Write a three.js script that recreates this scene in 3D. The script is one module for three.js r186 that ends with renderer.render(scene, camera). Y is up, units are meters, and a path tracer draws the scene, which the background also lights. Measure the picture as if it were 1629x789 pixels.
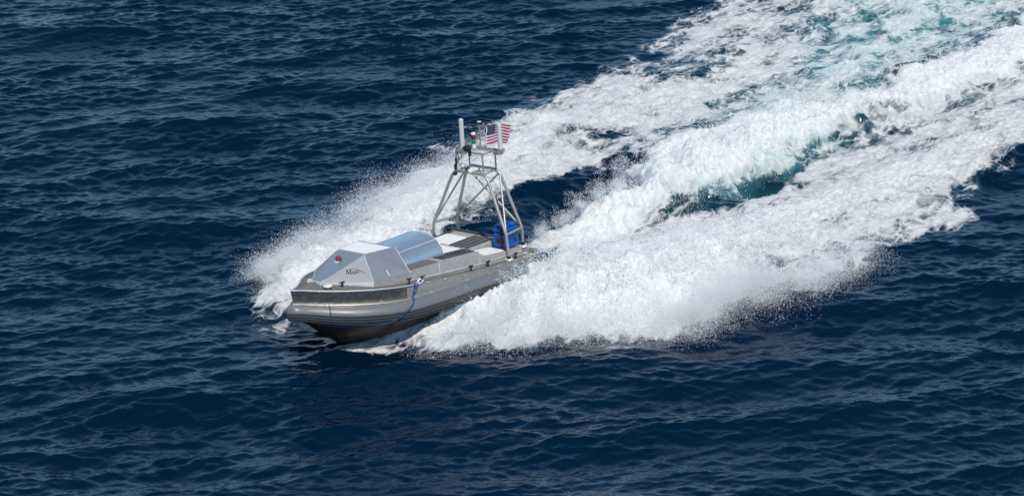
import * as THREE from 'three';
import { RoundedBoxGeometry } from 'three/addons/geometries/RoundedBoxGeometry.js';
import { TextGeometry } from 'three/addons/geometries/TextGeometry.js';
import { FontLoader } from 'three/addons/loaders/FontLoader.js';
import { mergeGeometries, toCreasedNormals } from 'three/addons/utils/BufferGeometryUtils.js';
import { createNoise2D, createNoise3D } from 'simplex-noise';

// ---------------------------------------------------------------- camera, sky, sun, exposure
const scene = new THREE.Scene();
const renderer = new THREE.WebGLRenderer({ antialias: true });
renderer.toneMapping = THREE.LinearToneMapping;
renderer.toneMappingExposure = 1.0;
renderer.shadowMap.enabled = true;
const R = Math.PI / 180;
const camera = new THREE.PerspectiveCamera(9.4, 1024 / 495, 0.5, 9000);
camera.position.set(0, 60 * Math.sin(22 * R), 60 * Math.cos(22 * R));
camera.lookAt(0, 0, 0);

const SUN_EL = 59, SUN_AZ = 20;                       // degrees; azimuth from +z (towards the camera) to +x
const sunDir = new THREE.Vector3(Math.cos(SUN_EL * R) * Math.sin(SUN_AZ * R), Math.sin(SUN_EL * R), Math.cos(SUN_EL * R) * Math.cos(SUN_AZ * R));
{ // clear maritime sky: paler towards the horizon, the same all round
  const w = 64, h = 128, d = new Float32Array(w * h * 4);
  for (let j = 0; j < h; j++) {
    const el = Math.max(0, Math.sin((j + 0.5) / h * Math.PI - Math.PI / 2));
    const k = Math.pow(1 - el, 1.9);
    for (let i = 0; i < w; i++) d.set([0.045 + 0.40 * k, 0.15 + 0.67 * k, 0.36 + 0.86 * k, 1], (j * w + i) * 4);
  }
  const t = new THREE.DataTexture(d, w, h, THREE.RGBAFormat, THREE.FloatType);
  t.mapping = THREE.EquirectangularReflectionMapping; t.magFilter = THREE.LinearFilter; t.needsUpdate = true;
  scene.background = t; scene.environment = t;
}
const sun = new THREE.DirectionalLight(new THREE.Color().setRGB(1, 0.925, 0.81), 3.45);
sun.name = 'sun'; sun.position.copy(sunDir).multiplyScalar(80); sun.castShadow = true;
Object.assign(sun.shadow.camera, { left: -20, right: 20, top: 25, bottom: -25, near: 1, far: 200 });
sun.shadow.mapSize.set(4096, 4096); sun.shadow.bias = -0.0005;
scene.add(sun, sun.target);

// ---------------------------------------------------------------- helpers
let seedState = 20240717;
const rnd = () => { seedState = (seedState + 0x6d2b79f5) | 0; let t = Math.imul(seedState ^ (seedState >>> 15), 1 | seedState); t = (t + Math.imul(t ^ (t >>> 7), 61 | t)) ^ t; return ((t ^ (t >>> 14)) >>> 0) / 4294967296; };
const gauss = () => Math.sqrt(-2 * Math.log(rnd() + 1e-9)) * Math.cos(6.28318 * rnd());
const N = [0, 1, 2, 3].map(() => createNoise2D(rnd)), N3 = createNoise3D(rnd);
const clamp = (v, a = 0, b = 1) => Math.min(b, Math.max(a, v));
const lerp = (a, b, t) => a + (b - a) * t;
const sstep = (a, b, v) => { const t = clamp((v - a) / (b - a)); return t * t * (3 - 2 * t); };
const V = (x, y, z) => new THREE.Vector3(x, y, z);
const lin = (r, g, b) => new THREE.Color().setRGB(r, g, b);
function shadows(o) { o.castShadow = true; o.receiveShadow = true; return o; }
function tag(o, label, category, extra = {}) { Object.assign(o.userData, { label, category }, extra); return o; }
function dataTex(size, f, srgb = false, repeat = true) {
  const [w, h] = Array.isArray(size) ? size : [size, size], d = new Uint8Array(w * h * 4);
  for (let j = 0; j < h; j++) for (let i = 0; i < w; i++) {
    const c = f(i / w, j / h), o = (j * w + i) * 4;
    if (typeof c === 'number') { d[o] = d[o + 1] = d[o + 2] = clamp(c) * 255; } else { d[o] = clamp(c[0]) * 255; d[o + 1] = clamp(c[1]) * 255; d[o + 2] = clamp(c[2]) * 255; }
    d[o + 3] = 255;
  }
  const t = new THREE.DataTexture(d, w, h); t.magFilter = THREE.LinearFilter;
  if (repeat) t.wrapS = t.wrapT = THREE.RepeatWrapping;
  if (srgb) t.colorSpace = THREE.SRGBColorSpace;
  t.needsUpdate = true; return t;
}
// noise that repeats over the unit square
function tileNoise(n, u, v, f) {
  const s = (a, b) => n(a * f, b * f), wu = u * u * (3 - 2 * u), wv = v * v * (3 - 2 * v);
  return (lerp(lerp(s(u + 3, v + 7), s(u + 2, v + 7), wu), lerp(s(u + 3, v + 6), s(u + 2, v + 6), wu), wv)) / Math.sqrt((wu * wu + (1 - wu) ** 2) * (wv * wv + (1 - wv) ** 2));
}

// ---------------------------------------------------------------- the wake: outlines on the sea, in metres (x, z)
const FOAM = [[1.35,0.5,[[-3.23,4.89],[-2.94,4.92],[-2.02,4.89],[-0.63,4.66],[0.99,4.52],[2.16,4.52],[2.92,4.37],[3.48,3.7],[4.01,2.89],[4.67,1.96],[4.51,0.84],[3.83,-0.15],[3.09,-0.49],[1.81,0.18],[0.43,1.48],[-0.65,3.34],[-1.8,4.29]]],[0.76,0.5,[[3.36,3.79],[3.88,2.98],[4.64,2.43],[5.75,2.11],[6.87,0.68],[7.17,-0.32],[7.87,-0.39],[8.96,-1.0],[9.45,-2.23],[9.85,-3.69],[10.58,-5.02],[11.62,-6.4],[14.1,-9.34],[16.4,-13.49],[11.83,-10.45],[10.26,-8.48],[8.34,-6.6],[6.49,-4.52],[5.05,-3.02],[3.95,-2.16],[3.01,-1.52],[1.82,-0.15],[2.23,2.43]]],[1.05,0.8,[[3.0,-1.17],[4.97,-2.05],[6.83,-3.87],[8.61,-5.41],[10.64,-7.22],[12.31,-8.9],[11.96,-6.81],[9.01,-3.32],[7.49,-1.52],[5.4,0.51],[4.08,1.8]]],[1.3,0.35,[[0.44,0.35],[1.32,-0.15],[2.34,-0.56],[3.16,-1.87],[4.69,-3.54],[5.86,-4.9],[6.63,-5.92],[8.21,-7.84],[11.88,-10.76],[17.15,-17.06],[15.88,-18.69],[12.54,-14.98],[10.08,-11.36],[8.38,-9.34],[6.85,-8.26],[5.7,-8.05],[4.22,-6.81],[3.2,-5.6],[2.55,-3.46],[1.48,-1.45]]],[0.84,0.6,[[-5.04,1.48],[-4.69,3.19],[-4.08,3.49],[-3.03,3.04],[-1.41,1.16],[-0.95,-1.17],[-0.29,-2.3],[0.23,-3.39],[1.41,-4.25],[2.5,-5.02],[3.36,-6.2],[4.74,-8.48],[6.45,-10.22],[7.34,-13.49],[6.66,-14.48],[4.92,-11.13],[3.53,-9.78],[2.86,-10.9],[1.98,-10.76],[0.94,-9.34],[0.08,-7.97],[-0.75,-6.32],[-1.28,-5.6],[-2.06,-4.25],[-2.68,-3.13],[-3.27,-1.7],[-3.72,-0.66],[-4.52,0.51]]],[1.15,0.5,[[-4.82,1.48],[-4.34,3.04],[-3.06,2.43],[-1.68,0.18],[-0.96,-2.23],[0.21,-4.44],[1.17,-6.2],[2.05,-8.05],[1.21,-8.48],[0.21,-7.01],[-0.74,-5.41],[-2.28,-2.95],[-3.47,-0.66],[-4.39,0.68]]],[0.62,0.4,[[3.31,-12.91],[3.73,-13.98],[4.41,-15.24],[5.11,-16.53],[6.62,-19.82],[10.38,-19.82],[7.89,-14.48],[6.44,-11.82],[4.92,-11.13],[3.61,-11.36]]],[0.5,0.4,[[1.9,-10.76],[2.75,-11.96],[3.47,-11.59],[4.89,-10.67],[6.45,-10.22],[4.35,-8.9],[2.65,-9.34]]],[0.7,0.4,[[5.62,-3.69],[6.46,-5.6],[6.94,-6.32],[8.24,-8.14],[11.92,-11.04],[14.14,-13.49],[14.44,-11.13],[11.39,-7.63],[10.24,-6.4],[8.13,-4.75],[6.38,-3.32]]],[0.98,0.5,[[5.07,-7.01],[6.36,-9.12],[7.75,-11.59],[9.29,-14.73],[10.27,-17.6],[12.09,-21.56],[13.09,-21.56],[11.38,-17.6],[10.29,-14.73],[8.61,-11.36],[7.33,-8.9],[6.05,-7.22]]],[0.6,0.5,[[3.93,-6.6],[5.58,-10.22],[7.89,-14.48],[10.38,-19.82],[15.07,-23.38],[18.48,-23.38],[15.67,-17.6],[12.54,-14.98],[10.08,-11.36],[8.38,-9.34],[6.09,-7.63]]]];
const HOLE = [[-1.6,0.3,[[0.01,-1.45],[0.31,-3.24],[1.4,-4.14],[2.56,-4.9],[2.58,-3.46],[2.21,-2.3],[1.48,-1.52],[0.26,-0.69]]],[-1.1,0.3,[[-1.0,-0.66],[-0.89,-1.87],[-0.31,-1.7],[0.01,-1.0],[-0.06,0.02],[-0.68,0.02]]],[-0.95,0.22,[[3.54,-1.8],[4.51,-2.8],[5.81,-4.36],[6.26,-4.9],[6.3,-4.59],[5.77,-3.84],[4.34,-2.3]]],[-0.5,0.4,[[1.04,-6.6],[2.57,-7.01],[2.53,-6.0],[1.16,-5.6]]],[-0.02,0.5,[[6.38,-6.2],[8.23,-8.05],[11.86,-10.67],[13.06,-11.59],[12.67,-9.34],[9.53,-7.22],[7.28,-5.6]]]];
const TEAL = [[1.0,0.9,[[2.9,-1.87],[4.02,-3.32],[5.93,-5.8],[6.69,-6.6],[6.87,-5.6],[5.51,-3.87],[3.97,-2.59]]],[1.0,1.2,[[4.27,-7.63],[6.45,-10.22],[7.28,-14.48],[9.44,-18.69],[14.76,-21.56],[12.7,-16.01],[9.81,-11.59],[7.29,-8.48],[5.04,-6.6]]],[0.45,0.8,[[2.4,-2.23],[3.81,-4.44],[6.83,-8.05],[12.16,-12.53],[11.79,-10.22],[6.63,-6.0],[3.03,-1.87]]]];
const RIDGE = [[[-2.49,4.66,0.03,0.4,0.4],[-1.57,4.31,0.22,0.55,0.6],[-0.64,3.73,0.5,0.75,0.8],[0.42,3.04,0.72,0.95,1.1],[1.63,2.43,0.74,1.1,1.4],[2.86,1.8,0.52,1.2,1.5],[4.15,0.68,0.34,1.2,1.4],[6.18,-1.17,0.2,1.2,1.2],[8.35,-3.32,0.16,1.2,1.2],[11.29,-7.01,0.14,1.2,1.2],[14.36,-10.67,0.1,1.2,1.2]],[[0.44,0.05,0.07,0.2,0.2],[1.33,-0.62,0.22,0.3,0.35],[2.18,-1.38,0.46,0.45,0.55],[3.06,-2.44,0.64,0.7,0.95],[4.04,-3.69,0.6,0.7,1.6],[5.19,-4.98,0.5,0.7,1.8],[6.7,-6.72,0.36,0.7,1.6],[9.08,-9.25,0.28,0.7,1.4],[12.07,-11.96,0.24,0.7,1.3],[15.27,-15.49,0.2,0.7,1.2]],[[-4.62,2.58,0.06,0.3,0.3],[-4.31,1.8,0.18,0.5,0.5],[-3.4,0.58,0.28,0.8,0.7],[-2.22,-1.24,0.3,0.9,0.8],[-0.98,-3.02,0.24,0.7,0.8],[0.48,-5.41,0.22,0.8,0.7],[1.89,-7.63,0.18,0.9,0.7],[4.18,-11.13,0.14,1.0,0.8],[6.66,-14.48,0.1,1,0.8]],[[0.32,-1.0,-0.1,0.5,0.5],[1.24,-2.41,-0.3,0.8,0.8],[2.6,-4.06,-0.15,0.7,0.7]],[[5.36,-7.22,0.05,0.5,0.5],[7.46,-10.22,0.16,0.6,0.6],[9.72,-14.48,0.16,0.6,0.6],[12.1,-19.25,0.1,0.6,0.6]],[[3.16,-1.87,-0.05,0.4,0.4],[4.68,-3.43,-0.2,0.5,0.5],[6.6,-5.6,-0.12,0.5,0.5],[9.69,-8.48,-0.1,0.6,0.6]]];
const NEARLINE = [[-1.33,4.66,0.08],[-0.17,4.46,0.12],[1.0,4.31,0.15],[2.88,4.08,0.16],[3.5,3.49,0.18],[4.01,2.89,0.18],[4.88,2.43,0.15],[5.77,1.96,0.12],[7.18,0.18,0.08]];
const JETLINE = [[0.39,-0.08,0.15],[1.08,-0.76,0.25],[1.86,-1.45,0.3],[2.53,-2.23,0.3]];
const FARLINE = [[-4.9,1.67,0.08],[-4.71,1.36,0.12],[-4.26,0.78,0.16],[-3.57,-0.22,0.24],[-2.87,-1.45,0.26],[-2.27,-2.51,0.2],[-1.65,-3.91,0.12],[-0.74,-5.8,0.06]];
const X0 = -15, X1 = 17.8, Z0 = -24, Z1 = 12, CELL = 0.08;
const GW = Math.round((X1 - X0) / CELL) + 1, GH = Math.round((Z1 - Z0) / CELL) + 1;
function inside(p, x, z) {                             // signed distance to an outline, positive inside
  let d2 = 1e9, c = false;
  for (let i = 0, j = p.length - 1; i < p.length; j = i++) {
    const ax = p[j][0], az = p[j][1], bx = p[i][0], bz = p[i][1], ex = bx - ax, ez = bz - az, wx = x - ax, wz = z - az;
    const t = clamp((wx * ex + wz * ez) / (ex * ex + ez * ez)), dx = wx - ex * t, dz = wz - ez * t;
    d2 = Math.min(d2, dx * dx + dz * dz);
    if ((az > z) !== (bz > z) && x < (bx - ax) * (z - az) / (bz - az) + ax) c = !c;
  }
  return (c ? 1 : -1) * Math.sqrt(d2);
}
function ridge(p, x, z) {                              // height of a ridge or trough at a point
  let best = 1e9, out = 0;
  for (let i = 0; i < p.length - 1; i++) {
    const a = p[i], b = p[i + 1], ex = b[0] - a[0], ez = b[1] - a[1], wx = x - a[0], wz = z - a[1];
    const t = clamp((wx * ex + wz * ez) / (ex * ex + ez * ez)), dx = wx - ex * t, dz = wz - ez * t, d2 = dx * dx + dz * dz;
    if (d2 < best) {
      best = d2;
      const near = ex * wz - ez * wx > 0, w = near ? lerp(a[3], b[3], t) : lerp(a[4], b[4], t);
      out = lerp(a[2], b[2], t) * Math.exp(-1.1 * d2 / (w * w));
    }
  }
  return out;
}
const fDens = new Float32Array(GW * GH), fTeal = new Float32Array(GW * GH), fRise = new Float32Array(GW * GH), fPlume = [0, 1, 2].map(() => new Float32Array(GW * GH));
for (let j = 0; j < GH; j++) for (let i = 0; i < GW; i++) {
  const gx = X0 + i * CELL, gz = Z0 + j * CELL, k = j * GW + i;
  const x = gx + 0.30 * N[0](gx * 0.7, gz * 0.7) + 0.13 * N[1](gx * 2.1, gz * 2.1), z = gz + 0.34 * N[2](gx * 0.7, gz * 0.7) + 0.14 * N[3](gx * 2.1, gz * 2.1);
  let d = 0, t = 0, neg = 0, h = 0;
  for (const [w, e, p] of FOAM) { const s = inside(p, x, z); if (s > -e) d = Math.max(d, w * sstep(-e, e, s)); }
  for (const [w, e, p] of HOLE) { const s = inside(p, x, z); if (s > -e) d += w * sstep(-e, e, s); }
  for (const [w, e, p] of TEAL) { const s = inside(p, x, z); if (s > -e) t = Math.max(t, w * sstep(-e, e, s)); }
  RIDGE.forEach((p, n) => { const v = ridge(p, x, z); if (n < 3) { fPlume[n][k] = v; h = Math.max(h, v); } else neg += v; });
  const fade = sstep(0, 2.5, Math.min(gx - X0, X1 - gx, gz - Z0, Z1 - gz));
  fDens[k] = Math.max(0, d) * fade; fTeal[k] = t * fade; fRise[k] = (h + neg) * fade;
}
function sample(f, x, z) {
  const u = clamp((x - X0) / CELL, 0, GW - 1.001), v = clamp((z - Z0) / CELL, 0, GH - 1.001), i = u | 0, j = v | 0, a = u - i, b = v - j, k = j * GW + i;
  return (f[k] * (1 - a) + f[k + 1] * a) * (1 - b) + (f[k + GW] * (1 - a) + f[k + GW + 1] * a) * b;
}

// wind sea: short-crested waves running towards the camera
const WAVES = [];
for (let i = 0; i < 110; i++) {
  const L = 0.13 * Math.pow(6.5 / 0.13, Math.pow((i + rnd()) / 110, 1.0));
  const a = (L > 1.5 ? 1.42 : 1.28) + (L > 1.5 ? 0.30 : L > 0.5 ? 0.42 : 0.55) * gauss(), k = 2 * Math.PI / L;
  const slope = L > 3 ? 0.022 : L > 1.2 ? 0.029 : L > 0.45 ? 0.042 : 0.050;
  WAVES.push({ L, kx: k * Math.cos(a), kz: k * Math.sin(a), dx: Math.cos(a), dz: Math.sin(a), A: slope / k, p: rnd() * 6.283, q: L > 0.5 ? 0.85 : 0.6 });
}
function axis(lo, hi, step, far) {                     // fine between lo and hi, then ever wider to the horizon
  const out = []; for (let v = lo; v <= hi; v += step) out.push(v);
  let s = step, a = lo, b = out[out.length - 1];
  const before = [], after = [];
  while (b < far) { s *= 1.15; a -= s; b += s; before.unshift(a); after.push(b); }
  return [...before, ...out, ...after];
}
const XS = axis(-15.6, 15.6, 0.0285, 4000), ZS = axis(-20.2, 13.0, 0.0375, 4000), NX = XS.length, NZ = ZS.length;
const pos = new Float32Array(NX * NZ * 3), uv = new Float32Array(NX * NZ * 2), uv1 = new Float32Array(NX * NZ * 2), foamAt = new Float32Array(NX * NZ);
for (let j = 0; j < NZ; j++) {
  const z = ZS[j], cz = j ? ZS[j] - ZS[j - 1] : 1e3;
  for (let i = 0; i < NX; i++) {
    const x = XS[i], k = j * NX + i, cx = i ? XS[i] - XS[i - 1] : 1e3, cell = Math.max(cx, cz);
    const inBox = x > X0 && x < X1 && z > Z0 && z < Z1;
    const D = inBox ? sample(fDens, x, z) : 0, H = inBox ? sample(fRise, x, z) : 0;
    const F = sstep(0.2, 0.9, D), calm = 1 - 0.6 * F;
    let dx = 0, dy = 0, dz = 0;
    if (cell < 3) {
      const gust = Math.min(1.22, 1 + 0.34 * N[0](x * 0.09 + 5, z * 0.13) + 0.30 * N[1](x * 0.31, z * 0.42)), gl = 1 + 0.35 * N[2](x * 0.12, z * 0.2 + 9);
      for (const w of WAVES) {
        if (w.L < 3.2 * cell) continue;
        const t = w.kx * x + w.kz * z + w.p, A = w.A * (w.L < 1.3 ? gust : gl), c = Math.cos(t), s = Math.sin(t);
        dy += A * c; dx -= w.q * A * w.dx * s; dz -= w.q * A * w.dz * s;
      }
    }
    let lump = 0;
    if (F > 0.01 || Math.abs(H) > 0.02) {
      const P = clamp(Math.max(H, 0) / 0.5), r = (f, n) => 1 - 2 * Math.abs(N[n](x * f, z * f));
      lump = F * (0.022 * r(1.7, 0) + 0.016 * r(3.7, 1) + 0.009 * N[2](x * 9, z * 8)) + P * F * (0.12 * N[3](x * 1.3, z * 1.1) + 0.06 * r(2.6, 2) + 0.035 * N[1](x * 5.5, z * 5) + 0.018 * N[0](x * 12, z * 10));
    }
    foamAt[k] = D;
    pos[k * 3] = x + dx * calm; pos[k * 3 + 1] = dy * calm + H + lump; pos[k * 3 + 2] = z + dz * calm;
    uv[k * 2] = (x - X0) / (X1 - X0); uv[k * 2 + 1] = (z - Z0) / (Z1 - Z0);
    uv1[k * 2] = x / 3.1; uv1[k * 2 + 1] = z / 3.1;
  }
}
const indexSea = [], indexWake = [];
for (let j = 0; j < NZ - 1; j++) for (let i = 0; i < NX - 1; i++) {
  const a = j * NX + i, b = a + 1, c = a + NX, d = c + 1;
  (Math.max(foamAt[a], foamAt[b], foamAt[c], foamAt[d]) > 0.12 ? indexWake : indexSea).push(a, c, b, b, c, d);
}
const whole = new THREE.BufferGeometry();
whole.setAttribute('position', new THREE.BufferAttribute(pos, 3));
whole.setIndex(new THREE.BufferAttribute(new Uint32Array([0]), 1));
{ const all = new Uint32Array(indexSea.length + indexWake.length); all.set(indexSea); all.set(indexWake, indexSea.length); whole.setIndex(new THREE.BufferAttribute(all, 1)); }
whole.computeVertexNormals();
const nor = whole.attributes.normal.array;
for (let k = 0; k < NX * NZ; k++) if (foamAt[k] < 0.1 && nor[k * 3 + 1] < 0.86) {      // no wavelet of open water is steeper than about 30 degrees
  const h = Math.hypot(nor[k * 3], nor[k * 3 + 2]) || 1, f = Math.sqrt(1 - 0.86 * 0.86) / h;
  nor[k * 3] *= f; nor[k * 3 + 2] *= f; nor[k * 3 + 1] = 0.86;
}
function pick(index) {                                 // only the vertices that the faces use
  const at = new Int32Array(NX * NZ).fill(-1), keep = [], out = new Uint32Array(index.length);
  for (let i = 0; i < index.length; i++) { const v = index[i]; if (at[v] < 0) { at[v] = keep.length; keep.push(v); } out[i] = at[v]; }
  const g = new THREE.BufferGeometry(), take = (src, n) => { const a = new Float32Array(keep.length * n); keep.forEach((v, i) => { for (let c = 0; c < n; c++) a[i * n + c] = src[v * n + c]; }); return new THREE.BufferAttribute(a, n); };
  g.setAttribute('position', take(pos, 3)); g.setAttribute('normal', take(nor, 3)); g.setAttribute('uv', take(uv, 2)); g.setAttribute('uv1', take(uv1, 2));
  g.setIndex(new THREE.BufferAttribute(out, 1)); return g;
}
// colour of the water and of the foam on it
const WATER = [0.0000, 0.0085, 0.0238], TEALC = [0.045, 0.19, 0.21];
const TS = 2048, tCol = new Uint8Array(TS * TS * 4), tRough = new Uint8Array(TS * TS * 4);
const enc = (v) => 255 * (v <= 0.0031308 ? 12.92 * v : 1.055 * Math.pow(v, 1 / 2.4) - 0.055);
const waterByte = WATER.map(enc);
for (let j = 0; j < TS; j++) for (let i = 0; i < TS; i++) {
  const x = X0 + (i + 0.5) / TS * (X1 - X0), z = Z0 + (j + 0.5) / TS * (Z1 - Z0), o = (j * TS + i) * 4;
  const D = sample(fDens, x, z), T = sample(fTeal, x, z);
  tCol[o + 3] = tRough[o + 3] = 255;
  if (D < 0.02 && T < 0.01) { tCol[o] = waterByte[0]; tCol[o + 1] = waterByte[1]; tCol[o + 2] = waterByte[2]; tRough[o] = tRough[o + 1] = tRough[o + 2] = 12; continue; }
  const wx = x + 0.09 * N[0](x * 1.3, z * 1.3) + 0.025 * N[1](x * 4, z * 4), wz = z + 0.09 * N[2](x * 1.3, z * 1.3) + 0.025 * N[3](x * 4, z * 4);
  const a = (wx * 0.65 - wz * 0.76) * 0.46, b = wx * 0.76 + wz * 0.65;             // drawn out along the track
  const f = 0.42 * N[0](a * 0.9, b * 0.9) + 0.30 * N[1](a * 2.1, b * 2.1) + 0.20 * N[2](a * 5, b * 5) + 0.13 * N[3](a * 11, b * 11) + 0.08 * N[0](a * 24, b * 24);
  const lace = Math.min(Math.abs(N[1](a * 1.7 + 40, b * 1.7)), Math.abs(N[2](a * 3.3, b * 3.3 + 20)));
  const th = 0.52 + 0.55 * f - 0.26 * clamp(1 - lace * 5);
  const thin = 0.5 + 0.5 * N[3](a * 3.1 + 9, b * 3.1), solid = sstep(0.85, 1.25, D);
  const foam = sstep(-0.16, 0.30, D - th) * sstep(0, 0.25, D) * (1 - (0.10 + 0.34 * thin * (0.6 + 0.4 * N[0](a * 14, b * 14))) * (1 - solid));
  const milk = clamp(T * (0.55 + 0.4 * N[3](a * 1.2, b * 2.4)) + 0.10 * sstep(0.1, 0.6, D));
  const w = 0.71 + 0.07 * N[1](wx * 6, wz * 6) + 0.04 * N[2](wx * 19, wz * 19), tint = 0.55 * T * clamp(0.55 + 0.6 * N[2](a * 1.1, b * 1.6)), fc = [w * (1 - 0.30 * tint), w * (1.01 - 0.06 * tint), w * (1.015 - 0.08 * tint)];   // pale turquoise where the foam is thin over aerated water
  for (let c = 0; c < 3; c++) tCol[o + c] = enc(lerp(lerp(WATER[c], TEALC[c], milk), fc[c], foam));
  tRough[o] = tRough[o + 1] = tRough[o + 2] = lerp(12, 235, foam);
}
const asTex = (d, srgb) => { const t = new THREE.DataTexture(d, TS, TS); t.magFilter = THREE.LinearFilter; if (srgb) t.colorSpace = THREE.SRGBColorSpace; t.needsUpdate = true; return t; };
const ripple = dataTex(1024, (u, v) => 0.5 + 0.16 * tileNoise(N[0], u, v, 22) + 0.14 * tileNoise(N[1], u, v * 1, 47) + 0.07 * tileNoise(N[2], u, v, 95));
ripple.channel = 1;
const seaMat = new THREE.MeshPhysicalMaterial({ color: 0xffffff, map: asTex(tCol, true), roughness: 1, roughnessMap: asTex(tRough, false), metalness: 0, ior: 1.333, bumpMap: ripple, bumpScale: 0.009 });
const sea = shadows(new THREE.Mesh(pick(indexSea), seaMat)); sea.name = 'sea'; sea.userData.kind = 'structure'; sea.userData.label = 'dark blue choppy open sea'; sea.userData.category = 'sea';
const wake = shadows(new THREE.Mesh(pick(indexWake), seaMat)); wake.name = 'wake_foam';
tag(wake, 'white churned foam of the wake trailing behind the boat', 'foam', { kind: 'stuff' });
scene.add(sea, wake);
// ---------------------------------------------------------------- the boat: x forward, y up, z starboard; origin on the stern deck under the mast
const boatMatrix = new THREE.Matrix4().makeBasis(V(-0.64687, 0.04237, 0.76142), V(-0.0573, 0.99293, -0.10393), V(-0.76045, -0.11085, -0.63987)).setPosition(-0.6073, 0.75, 1.5483);
const smudge = dataTex(256, (u, v) => 0.8 + 0.09 * tileNoise(N[0], u, v, 2) + 0.06 * tileNoise(N[1], u, v, 9) + 0.05 * tileNoise(N[2], u, v, 31));
const brush = dataTex(256, (u, v) => 0.5 + 0.2 * tileNoise(N[1], u, v, 5) + 0.25 * (N[2](u * 6, v * 220) * 0.5));
const wornCol = (c, k, f = 5) => dataTex(256, (u, v) => { const n = 1 + k * (0.5 * tileNoise(N[0], u, v, f) + 0.35 * tileNoise(N[1], u, v, f * 3.1) + 0.25 * tileNoise(N[2], u, v, f * 9)); return c.map((x) => enc(clamp(x * n)) / 255); }, true);
const streaked = (c, k) => dataTex(256, (u, v) => { const n = 1 + k * (0.35 * tileNoise(N[0], u, v, 4) + 0.25 * tileNoise(N[1], u, v, 14) + 0.45 * N[2](u * 26, v * 2.5) * (0.5 + 0.5 * N[3](u * 3, v * 3))), salt = sstep(0.35, 0.8, N[1](u * 34, v * 4) * (0.6 + 0.5 * tileNoise(N[2], u, v, 3))) * 0.10; return c.map((x) => enc(clamp(x * n + salt)) / 255); }, true);
const brushed = (c) => dataTex(256, (u, v) => { const n = 1 + 0.05 * tileNoise(N[0], u, v, 1.6) + 0.03 * tileNoise(N[1], u, v, 7) + 0.03 * N[2](u * 5, v * 90), salt = sstep(0.55, 0.95, tileNoise(N[2], u, v, 16)) * 0.08; return c.map((x) => enc(clamp(x * n + salt)) / 255); }, true);
const mat = (o) => new THREE.MeshPhysicalMaterial(o);
const M = {
  alu: mat({ map: brushed([0.60, 0.60, 0.60]), metalness: 0.8, roughness: 0.32, bumpMap: brush, bumpScale: 0.0006 }),
  cabin: mat({ map: brushed([0.45, 0.448, 0.44]), metalness: 0.66, roughness: 0.34, bumpMap: brush, bumpScale: 0.0006 }),
  polished: mat({ map: streaked([0.40, 0.37, 0.33], 0.5), metalness: 0.86, roughness: 0.34, roughnessMap: smudge }),
  plate: mat({ map: streaked([0.40, 0.38, 0.35], 0.22), metalness: 0.35, roughness: 0.8, roughnessMap: smudge }),
  seam: mat({ color: lin(0.82, 0.82, 0.8), metalness: 0.5, roughness: 0.45 }),
  tube: mat({ map: wornCol([0.47, 0.44, 0.40], 0.14), metalness: 0.7, roughness: 0.6, roughnessMap: smudge }),
  collar: mat({ map: streaked([0.15, 0.155, 0.165], 0.2), metalness: 0.0, roughness: 0.6, clearcoat: 0.35, clearcoatRoughness: 0.3, roughnessMap: smudge }),
  strake: mat({ map: wornCol([0.058, 0.056, 0.055], 0.3), roughness: 0.7 }),
  bottom: mat({ map: wornCol([0.062, 0.042, 0.029], 0.6, 3), metalness: 0.4, roughness: 0.5, roughnessMap: smudge }),
  deck: mat({ map: wornCol([0.15, 0.14, 0.127], 0.22, 7), roughness: 0.85, bumpMap: smudge, bumpScale: 0.002 }),
  tread: mat({ map: streaked([0.44, 0.425, 0.40], 0.2), metalness: 0.3, roughness: 0.7 }),
  mat: mat({ map: wornCol([0.062, 0.062, 0.068], 0.3, 9), roughness: 0.92 }),
  panel: mat({ map: wornCol([0.86, 0.835, 0.79], 0.03, 4), roughness: 0.55 }),
  black: mat({ color: lin(0.012, 0.012, 0.013), roughness: 0.5 }),
  white: mat({ color: lin(0.72, 0.72, 0.70), roughness: 0.4 }),
  greywhite: mat({ map: wornCol([0.60, 0.61, 0.61], 0.05), roughness: 0.5 }),
  blue: mat({ map: wornCol([0.004, 0.078, 0.34], 0.16), roughness: 0.42 }),
  rope: mat({ map: wornCol([0.01, 0.07, 0.28], 0.3, 20), roughness: 0.9 }),
  red: mat({ color: lin(0.22, 0.006, 0.01), roughness: 0.12, clearcoat: 1, clearcoatRoughness: 0.05 }),
  green: mat({ color: lin(0.0, 0.27, 0.12), roughness: 0.15, clearcoat: 1 }),
  redstrap: mat({ color: lin(0.10, 0.012, 0.016), roughness: 0.9 }),
  yellow: mat({ color: lin(0.75, 0.5, 0.02), roughness: 0.6 }),
};
const boat = new THREE.Group(); boat.name = 'patrol_boat';
tag(boat, 'grey aluminium unmanned patrol boat speeding with a faceted cabin and tubular mast', 'boat');
boat.applyMatrix4(boatMatrix); scene.add(boat);
function uvBox(g, s = 0.6) {                           // texture coordinates in metres from the main direction of each face
  if (g.index) g = g.toNonIndexed();
  const p = g.attributes.position, n = g.attributes.normal, a = new Float32Array(p.count * 2);
  for (let i = 0; i < p.count; i++) {
    const x = Math.abs(n.getX(i)), y = Math.abs(n.getY(i)), z = Math.abs(n.getZ(i));
    const [u, v] = y > x && y > z ? [p.getX(i), p.getZ(i)] : x > z ? [p.getZ(i), p.getY(i)] : [p.getX(i), p.getY(i)];
    a[i * 2] = u / s; a[i * 2 + 1] = v / s;
  }
  g.setAttribute('uv', new THREE.BufferAttribute(a, 2)); return g;
}
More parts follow.
